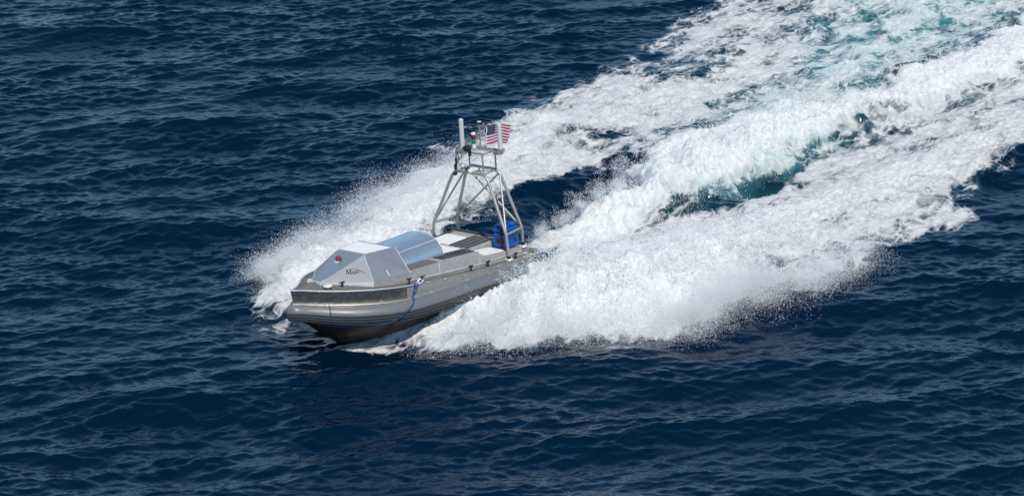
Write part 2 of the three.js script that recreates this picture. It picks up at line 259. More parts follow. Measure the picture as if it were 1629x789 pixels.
function part(name, geo, m, parent = boat, label) {
  const list = Array.isArray(geo) ? geo : [geo];
  const g = list.length > 1 ? mergeGeometries(list.map((x) => { x = x.index ? x.toNonIndexed() : x; for (const k of Object.keys(x.attributes)) if (!['position', 'normal'].includes(k)) x.deleteAttribute(k); return x; })) : list[0];
  const o = shadows(new THREE.Mesh(uvBox(g), m)); o.name = name; if (label) o.userData.label = label;
  parent.add(o); return o;
}
function grp(name, parent = boat, label) { const o = new THREE.Group(); o.name = name; if (label) o.userData.label = label; parent.add(o); return o; }
const tube = (pts, r, seg = 1, radial = 8) => new THREE.TubeGeometry(pts.length === 2 ? new THREE.LineCurve3(pts[0], pts[1]) : new THREE.CatmullRomCurve3(pts, false, 'catmullrom', 0.5), pts.length === 2 ? 1 : Math.max(pts.length * 5, seg), r, radial);
function capped(pts, r, radial = 8) { const g = tube(pts, r, 1, radial), out = [g.toNonIndexed()]; for (const p of [pts[0], pts[pts.length - 1]]) { const s = new THREE.SphereGeometry(r * 0.99, radial, 5).translate(p.x, p.y, p.z).toNonIndexed(); out.push(s); } return mergeGeometries(out); }
function bentTube(pts, rBend, r, radial = 9) {         // straight runs with rounded bends
  const path = new THREE.CurvePath(); let from = pts[0];
  for (let i = 1; i < pts.length - 1; i++) {
    const p = pts[i], a = p.clone().addScaledVector(pts[i - 1].clone().sub(p).normalize(), Math.min(rBend[i - 1] ?? rBend[0], 0.45 * p.distanceTo(pts[i - 1]))), b = p.clone().addScaledVector(pts[i + 1].clone().sub(p).normalize(), Math.min(rBend[i - 1] ?? rBend[0], 0.45 * p.distanceTo(pts[i + 1])));
    path.add(new THREE.LineCurve3(from, a)); path.add(new THREE.QuadraticBezierCurve3(a, p, b)); from = b;
  }
  path.add(new THREE.LineCurve3(from, pts[pts.length - 1]));
  const samples = []; for (const c of path.curves) { const n = c.isLineCurve3 ? 3 : 7; for (let i = 0; i < n; i++) samples.push(c.getPoint(i / n)); } samples.push(pts[pts.length - 1]);
  return new THREE.TubeGeometry(new THREE.CatmullRomCurve3(samples, false, 'centripetal'), samples.length * 3, r, radial);
}
const box = (x0, x1, y0, y1, z0, z1, r = 0.006) => new RoundedBoxGeometry(x1 - x0, y1 - y0, z1 - z0, 2, Math.min(r, 0.45 * Math.min(x1 - x0, y1 - y0, z1 - z0))).translate((x0 + x1) / 2, (y0 + y1) / 2, (z0 + z1) / 2);
function plate(pts, th) {                              // a flat sheet of metal with thickness, its outline going round anticlockwise seen from outside
  const n = new THREE.Vector3(), p = [], c = pts.length;
  for (let i = 0; i < c; i++) { const a = pts[i], b = pts[(i + 1) % c]; n.add(V((a.y - b.y) * (a.z + b.z), (a.z - b.z) * (a.x + b.x), (a.x - b.x) * (a.y + b.y))); }
  n.normalize();
  const back = pts.map((q) => q.clone().addScaledVector(n, -th)), tri = (a, b, d) => p.push(a.x, a.y, a.z, b.x, b.y, b.z, d.x, d.y, d.z);
  for (let i = 1; i < c - 1; i++) { tri(pts[0], pts[i], pts[i + 1]); tri(back[0], back[i + 1], back[i]); }
  for (let i = 0; i < c; i++) { const k = (i + 1) % c; tri(pts[i], back[i], pts[k]); tri(pts[k], back[i], back[k]); }
  const g = new THREE.BufferGeometry(); g.setAttribute('position', new THREE.Float32BufferAttribute(p, 3)); g.computeVertexNormals(); return g;
}
function gridGeo(rows, crease) {                       // rows of points, all of the same length
  const p = [], idx = [], c = rows[0].length;
  for (const r of rows) for (const q of r) p.push(q.x, q.y, q.z);
  for (let i = 0; i < rows.length - 1; i++) for (let k = 0; k < c - 1; k++) { const a = i * c + k, b = a + 1, d = a + c, e = d + 1; idx.push(a, b, d, b, e, d); }
  const g = new THREE.BufferGeometry(); g.setAttribute('position', new THREE.Float32BufferAttribute(p, 3)); g.setIndex(idx); g.computeVertexNormals();
  return crease ? toCreasedNormals(g, crease) : g;
}
// plan of the gunwale and its sheer
const HALF = [[-0.2, 1.04], [0.13, 1.10], [0.76, 1.13], [1.6, 1.15], [2.4, 1.16], [3.3, 1.13], [3.7, 1.02], [4.0, 0.88], [4.3, 0.68], [4.5, 0.52], [4.74, 0.33], [5.0, 0.14], [5.15, 0.055], [5.22, 0]];
const SHEER = [[-0.3, -0.165], [0.02, -0.15], [0.39, -0.13], [1.14, -0.08], [1.74, -0.015], [2.7, 0.10], [3.11, 0.145], [3.3, 0.165], [4.0, 0.235], [4.5, 0.285], [4.74, 0.32], [5.0, 0.375], [5.26, 0.435]];
const at = (t, x) => { let i = 0; while (i < t.length - 2 && x > t[i + 1][0]) i++; const [a, b] = [t[i], t[i + 1]]; return lerp(a[1], b[1], clamp((x - a[0]) / (b[0] - a[0]))); };
const sheer = (x) => (at(SHEER, x - 0.2) + at(SHEER, x) * 2 + at(SHEER, x + 0.2)) / 4;
const planCurve = new THREE.CatmullRomCurve3([...HALF.map(([x, z]) => V(x, 0, -z)), ...HALF.slice(0, -1).reverse().map(([x, z]) => V(x, 0, z))], false, 'centripetal');
const PN = 150, plan = [];
for (let i = 0; i <= PN; i++) { const p = planCurve.getPointAt(i / PN); plan.push({ x: p.x, z: p.z, s: sheer(p.x) }); }
plan.forEach((q, i) => { const a = plan[Math.max(0, i - 1)], b = plan[Math.min(PN, i + 1)], l = Math.hypot(b.x - a.x, b.z - a.z); q.nx = (b.z - a.z) / l; q.nz = (a.x - b.x) / l; q.w = 1 - 0.28 * sstep(4.2, 5.1, q.x); q.k = 1 - 0.16 * sstep(4.2, 5.15, q.x); });
const PLATE = [[0.3, 0.31], [1.04, 0.36], [1.74, 0.47], [2.46, 0.75], [3.3, 0.95], [3.8, 1]];                // the plate gets lower towards the stern
const drop = (q, h) => { const p = at(PLATE, q.x); return h < -0.27 ? -0.27 * p + (h + 0.27) * q.k : h * p; };   // outward
const sweep = (profile, from = 0, to = PN, crease) => gridGeo(plan.slice(from, to + 1).map((q) => profile.map(([o, h]) => V(q.x + q.nx * o * (o > 0.02 ? q.w : 1), q.s + drop(q, h), q.z + q.nz * o * (o > 0.02 ? q.w : 1)))), crease);

// hull below the collar
{
  const KEEL = [[-0.3, -1.10], [2, -1.12], [3.2, -1.10], [3.7, -1.03], [4.06, -0.93], [4.3, -0.74], [4.52, -0.50], [4.8, -0.22]];
  const rows = plan.map((q) => {
    const kx = q.x < 3 ? q.x : 3 + (q.x - 3) * 1.78 / 2.24, ky = at(KEEL, kx), tx = q.x - q.nx * 0.10, tz = q.z - q.nz * 0.10, ty = q.s + drop(q, -0.63);
    return [[0, 0], [0.18, 0.42], [0.36, 0.58], [0.55, 0.72], [0.78, 0.87], [1, 1]].map(([u, v]) => V(lerp(tx, kx, u), lerp(ty, Math.min(ky, ty - 0.02), v), lerp(tz, 0, u)));
  });
  part('hull', gridGeo(rows, 0.6), M.bottom, boat, 'wet bronze brown hull bottom');
  part('transom', plate([V(-0.2, -0.15, -1.0), V(-0.2, -0.15, 1.0), V(-0.2, -0.66, 0.94), V(-0.2, -1.08, 0), V(-0.2, -0.66, -0.94)].reverse(), 0.03), M.plate);
}
// grey foam collar with rubbing strakes round the hull
const collar = part('collar', sweep([[-0.10, -0.26], [-0.03, -0.265], [0.04, -0.282], [0.105, -0.32], [0.15, -0.375], [0.17, -0.435], [0.168, -0.495], [0.15, -0.555], [0.108, -0.615], [0.05, -0.65], [-0.12, -0.665]]), M.collar, boat, 'grey foam fender collar');
for (const [o, h] of [[0.171, -0.445], [0.167, -0.497], [0.152, -0.548], [0.122, -0.60]]) part('rubbing_strake', sweep([[o - 0.01, h + 0.019], [o + 0.016, h + 0.013], [o + 0.02, h], [o + 0.012, h - 0.016], [o - 0.014, h - 0.022]], 0, PN, 0.5), M.strake, collar, 'dark ribbed strake');
for (const i of [66, 84]) part('collar_joint', tube([[-0.03, -0.262], [0.06, -0.283], [0.125, -0.32], [0.165, -0.37], [0.185, -0.44], [0.175, -0.52], [0.15, -0.58], [0.1, -0.63]].map(([o, h]) => { const q = plan[i], k = o > 0.02 ? q.w : 1; return V(q.x + q.nx * o * k, q.s + drop(q, h), q.z + q.nz * o * k); }), 0.008), M.strake, collar);
// bulwark plates: mirror-like round the bow, dull along the sides
const iA = plan.findIndex((q) => q.x > 3.27), iB = PN - iA, bow = [[-0.075, -0.285], [-0.045, -0.25], [0.0, 0.0]];
part('bow_plate', sweep([...bow, [-0.012, 0.0], [-0.09, -0.28]], iA, PN / 2, 0.5), M.polished, boat, 'polished bow plate mirroring the dark sea');
part('bow_plate', sweep([...bow, [-0.012, 0.0], [-0.09, -0.28]], PN / 2, iB, 0.5), M.polished, boat, 'polished bow plate mirroring the dark sea');
for (const [a, b] of [[0, iA], [iB, PN]]) part('side_plate', sweep([[-0.05, -0.295], [-0.03, -0.25], [-0.02, -0.03], [-0.03, -0.01], [-0.06, -0.28]], a, b, 0.5), M.plate, boat, 'dull aluminium side plate');
part('gunwale_rail', sweep([[-0.03, 0.0], [-0.012, 0.007], [0.003, 0.005], [0.006, -0.004], [0.0, -0.01]], iA - 4, iB + 4), M.seam, boat, 'bright folded edge of the gunwale');
for (const [a, b] of [[0, iA - 3], [iB + 3, PN]]) part('gunwale_rail', sweep([[-0.05, -0.006], [-0.03, 0.002], [-0.014, 0.0], [-0.012, -0.012], [-0.02, -0.02]], a, b), M.plate);
part('collar_lip', sweep([[-0.05, -0.267], [-0.035, -0.25], [-0.015, -0.254], [-0.005, -0.27]], 0, PN), M.tube, boat, 'pale weld along the collar top');
{ // weld spatter and chips of bare metal along the lip
  const chips = [];
  for (let i = 0; i < 60; i++) { const q = plan[Math.floor(rnd() * (PN - 2)) + 1], o = -0.02 + 0.02 * rnd(), h = rnd() < 0.45 ? -0.26 * at(PLATE, q.x) : -0.012, s = 0.008 + 0.014 * rnd(); chips.push(new THREE.IcosahedronGeometry(s, 0).scale(1.6, 0.5, 1).translate(q.x + q.nx * o, q.s + h, q.z + q.nz * o)); }
  const c = part('weld_chips', chips, M.seam); c.userData.kind = 'stuff';
}
// deck between the gunwales
{
  const half = plan.slice(0, PN / 2 + 1), rows = half.map((q) => { const m = plan[PN - plan.indexOf(q)], a = V(q.x - q.nx * 0.03, q.s - 0.012, q.z - q.nz * 0.03), b = V(m.x - m.nx * 0.03, m.s - 0.012, m.z - m.nz * 0.03), r = []; const camber = 0.15 * sstep(3.2, 4.1, q.x) * (1 - sstep(4.4, 5.2, q.x)) ** 0.7; for (let k = 0; k <= 6; k++) { const v = a.clone().lerp(b, k / 6); v.y += camber * (1 - Math.abs(k / 3 - 1)); r.push(v); } return r; });
  part('deck', gridGeo(rows, 0.1), M.deck, boat, 'dark grey non-slip deck');
}
// faceted foredeck cabin
const roofF = 0.34, roofA = 0.46, P = {};
for (const [k, s] of [['p', -1], ['s', 1]]) Object.assign(P, { ['rf' + k]: V(3.60, 0.715, s * roofF), ['ra' + k]: V(2.89, 0.70, s * roofA), ['bf' + k]: V(4.52, 0.415, s * 0.12), ['bm' + k]: V(3.82, 0.315, s * 0.75), ['ba' + k]: V(3.02, 0.315, s * 0.93) });
const cabin = grp('cabin', boat, 'faceted brushed aluminium cabin on the foredeck');
part('front_panel', plate([P.rfs, P.rfp, P.bfp, P.bfs].reverse(), 0.012), M.cabin, cabin);
part('roof_panel', plate([P.rfp, P.rfs, P.ras, P.rap].reverse(), 0.012), M.cabin, cabin);
part('roof_cover', plate([V(3.55, 0.724, -0.31), V(3.55, 0.724, 0.31), V(2.96, 0.711, 0.42), V(2.96, 0.711, -0.42)].reverse(), 0.006), M.panel, cabin, 'cream white roof cover');
for (const k of ['p', 's']) {
  const f = k === 'p' ? (a) => a : (a) => a.slice().reverse();
  part('corner_panel', plate(f([P['rf' + k], P['bf' + k], P['bm' + k]]), 0.012), M.cabin, cabin);
  part('side_panel', plate(f([P['rf' + k], P['bm' + k], P['ba' + k], P['ra' + k]]), 0.012), M.cabin, cabin);
  const dn = (v, d) => V(v.x, Math.max(sheer(v.x) - 0.005, v.y - d), v.z);
  part('skirt', plate(f([P['bf' + k], dn(P['bf' + k], 0.06), dn(P['bm' + k], 0.09), P['bm' + k]].map((v) => v.clone().add(V(0.002, -0.003, k === 'p' ? -0.006 : 0.006)))), 0.01), M.seam, cabin);
  part('skirt', plate(f([P['bm' + k], dn(P['bm' + k], 0.12), dn(P['ba' + k], 0.18), P['ba' + k]].map((v) => v.clone().add(V(0.002, -0.003, k === 'p' ? -0.006 : 0.006)))), 0.01), M.plate, cabin);
  part('weld_seam', capped([P['rf' + k], P['bm' + k]], 0.007, 6), M.seam, cabin);
  part('weld_seam', capped([P['ra' + k], P['ba' + k]], 0.006, 6), M.seam, cabin);
  part('weld_seam', capped([P['rf' + k], P['bf' + k]], 0.004, 6), M.cabin, cabin);
}
{ // rivets along the edges of the panels
  const spots = [], run = (a, b, n, off) => { for (let i = 0; i < n; i++) spots.push(new THREE.IcosahedronGeometry(0.0055, 0).translate(...a.clone().lerp(b, (i + 0.5) / n).add(off).toArray())); };
  for (const s of [-1, 1]) { const k = s < 0 ? 'p' : 's'; run(P['bm' + k], P['ba' + k], 8, V(0, 0.03, s * -0.018)); run(P['bf' + k], P['bm' + k], 9, V(-0.02, 0.022, s * -0.012)); run(P['rf' + k], P['ra' + k], 6, V(0, -0.03, s * 0.026)); }
  part('rivets', spots, M.seam, cabin).userData.kind = 'stuff';
}
for (const s of [-1, 1]) part('latch', capped([V(3.46, 0.36, s * 0.815), V(3.45, 0.44, s * 0.735)], 0.009, 6), M.seam, cabin);
part('rear_panel', plate([P.rap, P.ras, P.bas, P.bap].reverse(), 0.012), M.cabin, cabin);
part('bow_hinge', [box(4.47, 4.60, 0.36, 0.40, -0.15, 0.15), tube([V(4.57, 0.41, -0.13), V(4.57, 0.41, 0.13)], 0.02), box(4.5, 4.62, 0.37, 0.44, -0.17, -0.15, 0.003), box(4.5, 4.62, 0.37, 0.44, 0.15, 0.17, 0.003)], M.seam, cabin, 'pale hinge at the bow end');
// lettering on the corner panel
{
  const font = await new FontLoader().loadAsync('fonts/droid/droid_serif_bold.typeface.json').catch(() => null) ?? await new FontLoader().loadAsync('fonts/droid/droid_sans_bold.typeface.json');
  const n = P.bfp.clone().sub(P.rfp).cross(P.bmp.clone().sub(P.rfp)).normalize(), u = P.bmp.clone().sub(P.bfp).normalize(); if (n.z > 0) n.negate();
  const v = n.clone().cross(u).normalize(), c = P.rfp.clone().multiplyScalar(0.37).addScaledVector(P.bmp, 0.35).addScaledVector(P.bfp, 0.28);
  const m = new THREE.Matrix4().makeBasis(u, v, n).scale(V(0.74, 0.78, 1)).setPosition(c.addScaledVector(n, 0.0025).addScaledVector(u, -0.06));
  const g = [], letter = (ch, x, y, s) => g.push(new TextGeometry(ch, { font, size: s, depth: 0.003, curveSegments: 4 }).translate(x, y, 0));
  letter('M', -0.17, -0.06, 0.12); letter('A', -0.03, -0.06, 0.085); letter('P', 0.05, -0.06, 0.085); letter('C', 0.118, -0.035, 0.08);
  part('lettering', g.map((x) => x.applyMatrix4(m)), M.black, cabin, 'black lettering under a swoosh');
  const arc = []; for (let i = 0; i <= 14; i++) { const t = i / 14; arc.push(V(-0.10 + 0.42 * t, 0.062 + 0.035 * Math.sin(t * 2.3 + 0.5) - 0.115 * t * t, 0.002)); }
  part('swoosh', new THREE.TubeGeometry(new THREE.CatmullRomCurve3(arc), 28, 0.004, 5).applyMatrix4(m), M.black, cabin);
}
// red dome lamp on the front panel
{
  const n = V(0.3, 0.92, 0).normalize(), o = V(3.86, 0.632, 0.06), lamp = grp('warning_lamp', boat, 'red dome warning lamp on the cabin front');
  const q = new THREE.Quaternion().setFromUnitVectors(V(0, 1, 0), V(0.05, 1, 0).normalize()), put = (g) => g.applyQuaternion(q).translate(o.x, o.y, o.z);
  part('bracket', [put(box(-0.07, 0.1, -0.05, -0.006, -0.045, 0.045))], M.seam, lamp);
  part('dome', put(new THREE.LatheGeometry([[0, 0.08], [0.025, 0.077], [0.046, 0.066], [0.058, 0.045], [0.06, 0.02], [0.058, 0.012]].map(([a, b]) => new THREE.Vector2(a, b)).reverse(), 16)), M.red, lamp);
}
part('mushroom_vent', new THREE.LatheGeometry([[0.03, 0], [0.03, 0.03], [0.085, 0.035], [0.09, 0.05], [0.07, 0.068], [0.03, 0.078], [0, 0.08]].map(([a, b]) => new THREE.Vector2(a, b)), 18).translate(4.56, 0.325, -0.30), M.white, boat, 'white mushroom vent on the bow deck');
// rounded engine hood behind the cabin
{
  const arch = (x0, x1, o) => { const rows = []; for (const x of [x0, lerp(x0, x1, 0.5), x1]) { const r = []; for (let i = 0; i <= 20; i++) { const a = -1.57 + 3.14 * i / 20; r.push(V(x, 0.26 + (0.375 + o) * Math.pow(Math.cos(a), 0.8), Math.sin(a) * (0.56 + o))); } rows.push(r); } return rows; };
  const hood = grp('engine_hood', boat, 'rounded shiny aluminium engine hood');
  const rows = arch(1.70, 2.93, 0);
  part('hood_skin', gridGeo(rows.map((r) => r.slice(0, 11))), M.alu, hood); part('hood_skin', gridGeo(rows.map((r) => r.slice(10))), M.alu, hood);
  part('hood_end', plate(rows[0].slice().reverse(), 0.012), M.alu, hood);
  part('weld_seam', capped([rows[0][5], rows[2][5]].map((v) => v.clone().add(V(0, 0.002, -0.002))), 0.008, 6), M.seam, hood);
  part('edge_band', tube(rows[0].map((v) => v.clone()), 0.007, 40, 6), M.seam, hood);
}
// raised engine deck, side boxes and their covers
part('engine_deck', box(-0.13, 1.72, -0.2, 0.09, -0.42, 0.84, 0.012), M.tread, boat);
{
  const s = part('side_box', plate([V(1.05, 0.20, -0.89), V(2.16, 0.29, -0.89), V(3.02, 0.335, -0.89), V(3.02, 0.1, -0.90), V(1.05, -0.1, -0.90)], 0.46), M.tread, boat, 'long sloping aluminium box along the near side');
  s.geometry.computeVertexNormals();
  part('side_box', plate([V(1.05, 0.20, 0.89), V(2.16, 0.29, 0.89), V(3.02, 0.335, 0.89), V(3.02, 0.1, 0.90), V(1.05, -0.1, 0.90)].reverse(), 0.46), M.tread, boat);
  part('stern_box', plate([V(-0.16, -0.02, -0.90), V(1.045, 0.09, -0.90), V(1.045, -0.12, -0.905), V(-0.16, -0.18, -0.905)], 0.475), M.tread, boat);
  part('box_seam', capped([V(-0.16, -0.085, -0.912), V(1.05, -0.045, -0.912)], 0.008, 6), M.seam, boat); part('box_seam', capped([V(1.06, -0.04, -0.908), V(2.18, 0.065, -0.908)], 0.009, 6), M.seam, boat); part('box_seam', capped([V(2.18, 0.065, -0.908), V(3.0, 0.155, -0.908)], 0.009, 6), M.seam, boat);
  part('box_seam', capped([V(1.052, -0.05, -0.90), V(1.052, 0.19, -0.893)], 0.006, 6), M.seam, boat);
  part('stern_coaming', box(-0.19, -0.135, -0.2, 0.125, -0.42, 0.9, 0.01), M.mat, boat, 'dark coaming along the stern');
  for (const z of [-0.9]) part('box_seam', [box(2.18, 2.20, 0.08, 0.27, -0.906, -0.89, 0.003)], M.seam, boat);
}
const pad = (x0, x1, y, z0, z1, m, th = 0.012, r = 0.05) => { const s = new THREE.Shape(), w = x1 - x0, h = z1 - z0; s.moveTo(r, 0); s.lineTo(w - r, 0); s.quadraticCurveTo(w, 0, w, r); s.lineTo(w, h - r); s.quadraticCurveTo(w, h, w - r, h); s.lineTo(r, h); s.quadraticCurveTo(0, h, 0, h - r); s.lineTo(0, r); s.quadraticCurveTo(0, 0, r, 0); return new THREE.ExtrudeGeometry(s, { depth: th, bevelEnabled: true, bevelSize: 0.003, bevelThickness: 0.003, bevelSegments: 1, curveSegments: 5 }).rotateX(Math.PI / 2).translate(x0, y + th, z0); };
for (const [x0, x1, y, z0, z1] of [[0.15, 0.70, 0.092, 0.21, 0.73], [0.82, 1.40, 0.092, -0.26, 0.40], [0.30, 0.86, 0.022, -0.86, -0.46]]) part('hatch_cover', y > 0.05 ? pad(x0, x1, y, z0, z1, M.panel) : pad(0, x1 - x0, 0, z0, z1, M.panel).rotateZ(0.091).translate(x0, 0.025, 0), M.panel, boat, 'cream white hatch cover with rounded corners');
for (const z of [0.10, -0.03, -0.16, -0.29]) part('grip_strip', pad(-0.06, 0.72, 0.091, z, z + 0.085, M.mat, 0.008, 0.01), M.mat, boat, 'dark grip strip');
part('grip_strip', pad(0.76, 1.66, 0.091, -0.41, -0.3, M.mat, 0.008, 0.01), M.mat, boat, 'dark grip strip');
part('grip_strip', pad(-0.06, 0.80, 0.091, 0.74, 0.82, M.mat, 0.008, 0.01), M.mat, boat, 'dark grip strip');
for (const [z0, z1] of [[-0.62, -0.48], [-0.80, -0.66]]) part('grip_strip', plate([V(1.08, 0.211, z0), V(1.98, 0.284, z0), V(1.98, 0.284, z1), V(1.08, 0.211, z1)].reverse(), 0.006), M.mat, boat, 'dark grip strip');
part('grip_strip', plate([V(2.18, 0.298, -0.86), V(2.97, 0.339, -0.86), V(2.97, 0.339, -0.60), V(2.18, 0.298, -0.60)], 0.005), M.deck, boat, 'worn grey tread strip');
// black toggle clamps along the near edge
for (const [x, z, y] of [[4.30, -0.42, 0.30], [3.16, -1.02, 0.155], [2.78, -1.0, 0.095], [1.42, -0.99, -0.06], [0.92, -0.98, -0.10], [0.10, -0.97, -0.15], [2.3, 1.03, 0.04], [1.0, 1.03, -0.10]]) part('toggle_clamp', [new THREE.CylinderGeometry(0.014, 0.02, 0.09, 8).translate(x, y + 0.045, z), box(x - 0.055, x + 0.055, y + 0.075, y + 0.10, z - 0.02, z + 0.02, 0.008)], M.black, boat, 'black toggle clamp');
part('cleat', [tube([V(3.02, 0.16, -1.09), V(2.96, 0.20, -1.10), V(2.90, 0.16, -1.10)], 0.014), tube([V(3.06, 0.17, -1.12), V(2.98, 0.14, -1.15), V(2.88, 0.17, -1.12)], 0.012), new THREE.TorusGeometry(0.024, 0.007, 6, 12).translate(3.05, 0.15, -1.13)], M.seam, boat, 'pale cleat at the end of the bow plate');
// stern platform and jet
part('stern_platform', [box(-0.66, -0.2, -0.32, -0.27, -0.9, 0.9, 0.01), box(-0.66, -0.2, -0.27, -0.22, -0.93, -0.88, 0.01), box(-0.66, -0.2, -0.27, -0.22, 0.88, 0.93, 0.01), box(-0.66, -0.62, -0.26, -0.17, -0.9, 0.9, 0.008)], M.plate, boat);
part('jet_nozzle', new THREE.CylinderGeometry(0.15, 0.2, 0.35, 16).rotateZ(Math.PI / 2).translate(-0.38, -0.62, 0), M.polished, boat);

// ---- tubular mast
const mast = grp('mast', boat, 'tapered mast of bent aluminium tubes');
const F = (s) => [V(0.31, -0.12, s * 0.98), V(0.29, 0.345, s * 0.925), V(0.18, 1.43, s * 0.41)], A = (s) => [V(-0.30, 0, s * 0.82), V(-0.28, 0.34, s * 0.83), V(-0.2, 1.45, s * 0.40)];
const rl = 0.030, rs = 0.020;
part('front_hoop', bentTube([F(-1)[0], F(-1)[1], F(-1)[2], F(1)[2], F(1)[1], F(1)[0]], [0.05, 0.16, 0.16, 0.05], rl), M.tube, mast);
part('rear_hoop', bentTube([A(-1)[0], A(-1)[1], A(-1)[2], A(1)[2], A(1)[1], A(1)[0]], [0.05, 0.16, 0.16, 0.05], rl), M.tube, mast);
for (const s of [-1, 1]) {
  part('side_rail', tube([F(s)[1], A(s)[1]], rl * 0.85), M.tube, mast);
  part('top_rail', tube([V(0.18, 1.425, s * 0.33), V(-0.2, 1.445, s * 0.33)], rs), M.tube, mast);
  part('brace', tube([F(s)[1], V(-0.195, 1.38, s * 0.43)], rs), M.tube, mast);
  part('brace', tube([A(s)[1], V(-0.2, 1.40, -s * 0.42)], rs), M.tube, mast);
  for (const [x, z] of [[0.31, 0.98], [-0.30, 0.82]]) { part('foot_socket', new THREE.CylinderGeometry(0.036, 0.036, 0.05, 10).translate(x, x > 0 ? -0.085 : 0.02, s * z), M.black, mast); part('foot_flange', new THREE.CylinderGeometry(0.075, 0.085, 0.02, 12).translate(x, x > 0 ? -0.12 : -0.03, s * z), M.seam, mast); }
  for (const x of [0.17, -0.2]) part('post', tube([V(x, 1.42, s * 0.335), V(x, 1.83, s * 0.335)], 0.017), M.tube, mast);
  part('platform_rail', tube([V(0.17, 1.825, s * 0.335), V(-0.2, 1.81, s * 0.335)], 0.016), M.tube, mast);
}
for (const x of [0.17, -0.2]) part('platform_rail', capped([V(x, 1.83, -0.335), V(x, 1.83, 0.335)], 0.018), M.tube, mast);
part('cross_brace', tube([V(0.18, 1.425, 0.12), V(-0.2, 1.445, -0.30)], rs * 0.9), M.tube, mast); part('cross_brace', tube([V(0.18, 1.425, -0.30), V(-0.2, 1.445, 0.12)], rs * 0.9), M.tube, mast);
part('mounting_bar', box(-0.09, -0.03, 1.835, 1.855, -0.58, 0.48, 0.004), M.plate, mast); part('mounting_bar', box(-0.24, -0.18, 1.835, 1.855, -0.55, 0.42, 0.004), M.plate, mast);
part('crossbar', tube([V(-0.2, 1.87, 0.62), V(-0.14, 1.88, 0.28)], 0.014), M.tube, mast);
for (const [x, z, y0, y1] of [[-0.06, 0.37, 1.80, 2.40], [-0.10, -0.565, 1.88, 2.405]]) {
  const a = grp('panel_antenna', boat, z > 0 ? 'white stick antenna on the far side of the mast' : 'white stick antenna on the near side of the mast');
  part('radome', new THREE.LatheGeometry([[0, y1], [0.03, y1 - 0.003], [0.043, y1 - 0.015], [0.045, y1 - 0.04], [0.045, y0]].map(([r, y]) => new THREE.Vector2(r, y)).reverse(), 18).translate(x, 0, z), M.greywhite, a);
  part('bracket', [box(x - 0.06, x + 0.07, y0 - 0.04, y0 + 0.03, z - 0.06, z + 0.06), box(x - 0.03, x + 0.09, y0 - 0.08, y0 - 0.02, z - 0.03, z + 0.12), new THREE.CylinderGeometry(0.055, 0.055, 0.05, 14).translate(x, y0 - 0.05, z)], M.tube, a);
  if (z < 0) part('sticker', new THREE.CylinderGeometry(0.0462, 0.0462, 0.07, 8, 1, true, -1.1, 0.8).translate(x, y0 + 0.11, z), M.yellow, a, 'yellow sticker');
  for (const d of [-0.03, 0.03]) part('clamp_bolt', new THREE.CylinderGeometry(0.012, 0.012, 0.06, 6).rotateX(Math.PI / 2).translate(x + 0.08, y0 + d - 0.02, z + 0.06), M.black, a);
}
{
  const a = grp('position_antenna', boat, 'thin pole topped by a flat dark disc antenna'), x = -0.06, z = -0.10;
  part('pole', new THREE.CylinderGeometry(0.018, 0.018, 0.5, 10).translate(x, 2.10, z), M.tube, a);
  part('disc', new THREE.LatheGeometry([[0.02, 0], [0.055, 0.01], [0.057, 0.03], [0.045, 0.045], [0, 0.05]].map(([r, y]) => new THREE.Vector2(r, y)), 16).translate(x, 2.345, z), M.black, a);
  part('disc_cap', new THREE.LatheGeometry([[0.046, 0], [0.035, 0.016], [0, 0.02]].map(([r, y]) => new THREE.Vector2(r, y)), 16).translate(x, 2.388, z), M.yellow.clone(), a).material.color.setRGB(0.6, 0.5, 0.36);
  part('whip', new THREE.CylinderGeometry(0.006, 0.008, 0.3, 6).translate(x - 0.1, 2.30, z - 0.06), M.black, a);
}
{
  const a = grp('signal_light', boat, 'stacked signal light with red and green lenses'), x = -0.06, z = 0.07;
  part('base', new THREE.CylinderGeometry(0.036, 0.042, 0.09, 12).translate(x, 1.90, z), M.panel, a);
  part('lens', new THREE.CylinderGeometry(0.045, 0.045, 0.085, 16).translate(x, 1.988, z), M.green, a, 'green lens');
  part('lens', new THREE.CylinderGeometry(0.044, 0.044, 0.085, 16).translate(x, 2.074, z), M.red, a, 'red lens');
  part('cap', new THREE.LatheGeometry([[0.045, 0], [0.045, 0.03], [0.03, 0.045], [0, 0.048]].map(([r, y]) => new THREE.Vector2(r, y)), 16).translate(x, 2.117, z), M.white, a);
}
{
  const a = grp('camera', boat, 'black swivel camera on the platform front');
  part('body', [new THREE.SphereGeometry(0.065, 14, 10).scale(1.2, 0.9, 1.1).translate(0.17, 1.90, 0.06), box(0.14, 0.24, 1.87, 1.95, -0.05, 0.12, 0.03), new THREE.CylinderGeometry(0.03, 0.03, 0.13, 10).translate(0.22, 1.84, -0.06)], M.black, a);
  const b = grp('camera', boat, 'black lamp hanging under the front mast hoop');
  part('body', [new THREE.SphereGeometry(0.045, 12, 9).translate(0.24, 1.39, 0.33), box(0.17, 0.21, 1.44, 1.56, 0.33, 0.38, 0.01), new THREE.CylinderGeometry(0.018, 0.018, 0.14, 8).translate(0.19, 1.62, 0.335)], M.black, b);
  const c = grp('camera', boat, 'small white dome camera on the mast hoop');
  part('body', new THREE.SphereGeometry(0.05, 12, 9).translate(0.22, 1.47, -0.04), M.white, c); part('hood', new THREE.SphereGeometry(0.052, 12, 9, 0, 6.3, 0, 1.5).translate(0.21, 1.49, 0.03), M.black, c);
}
const cable = (pts, r = 0.008, m = M.black) => part('cable', tube(pts, r, 30, 6), m, mast);
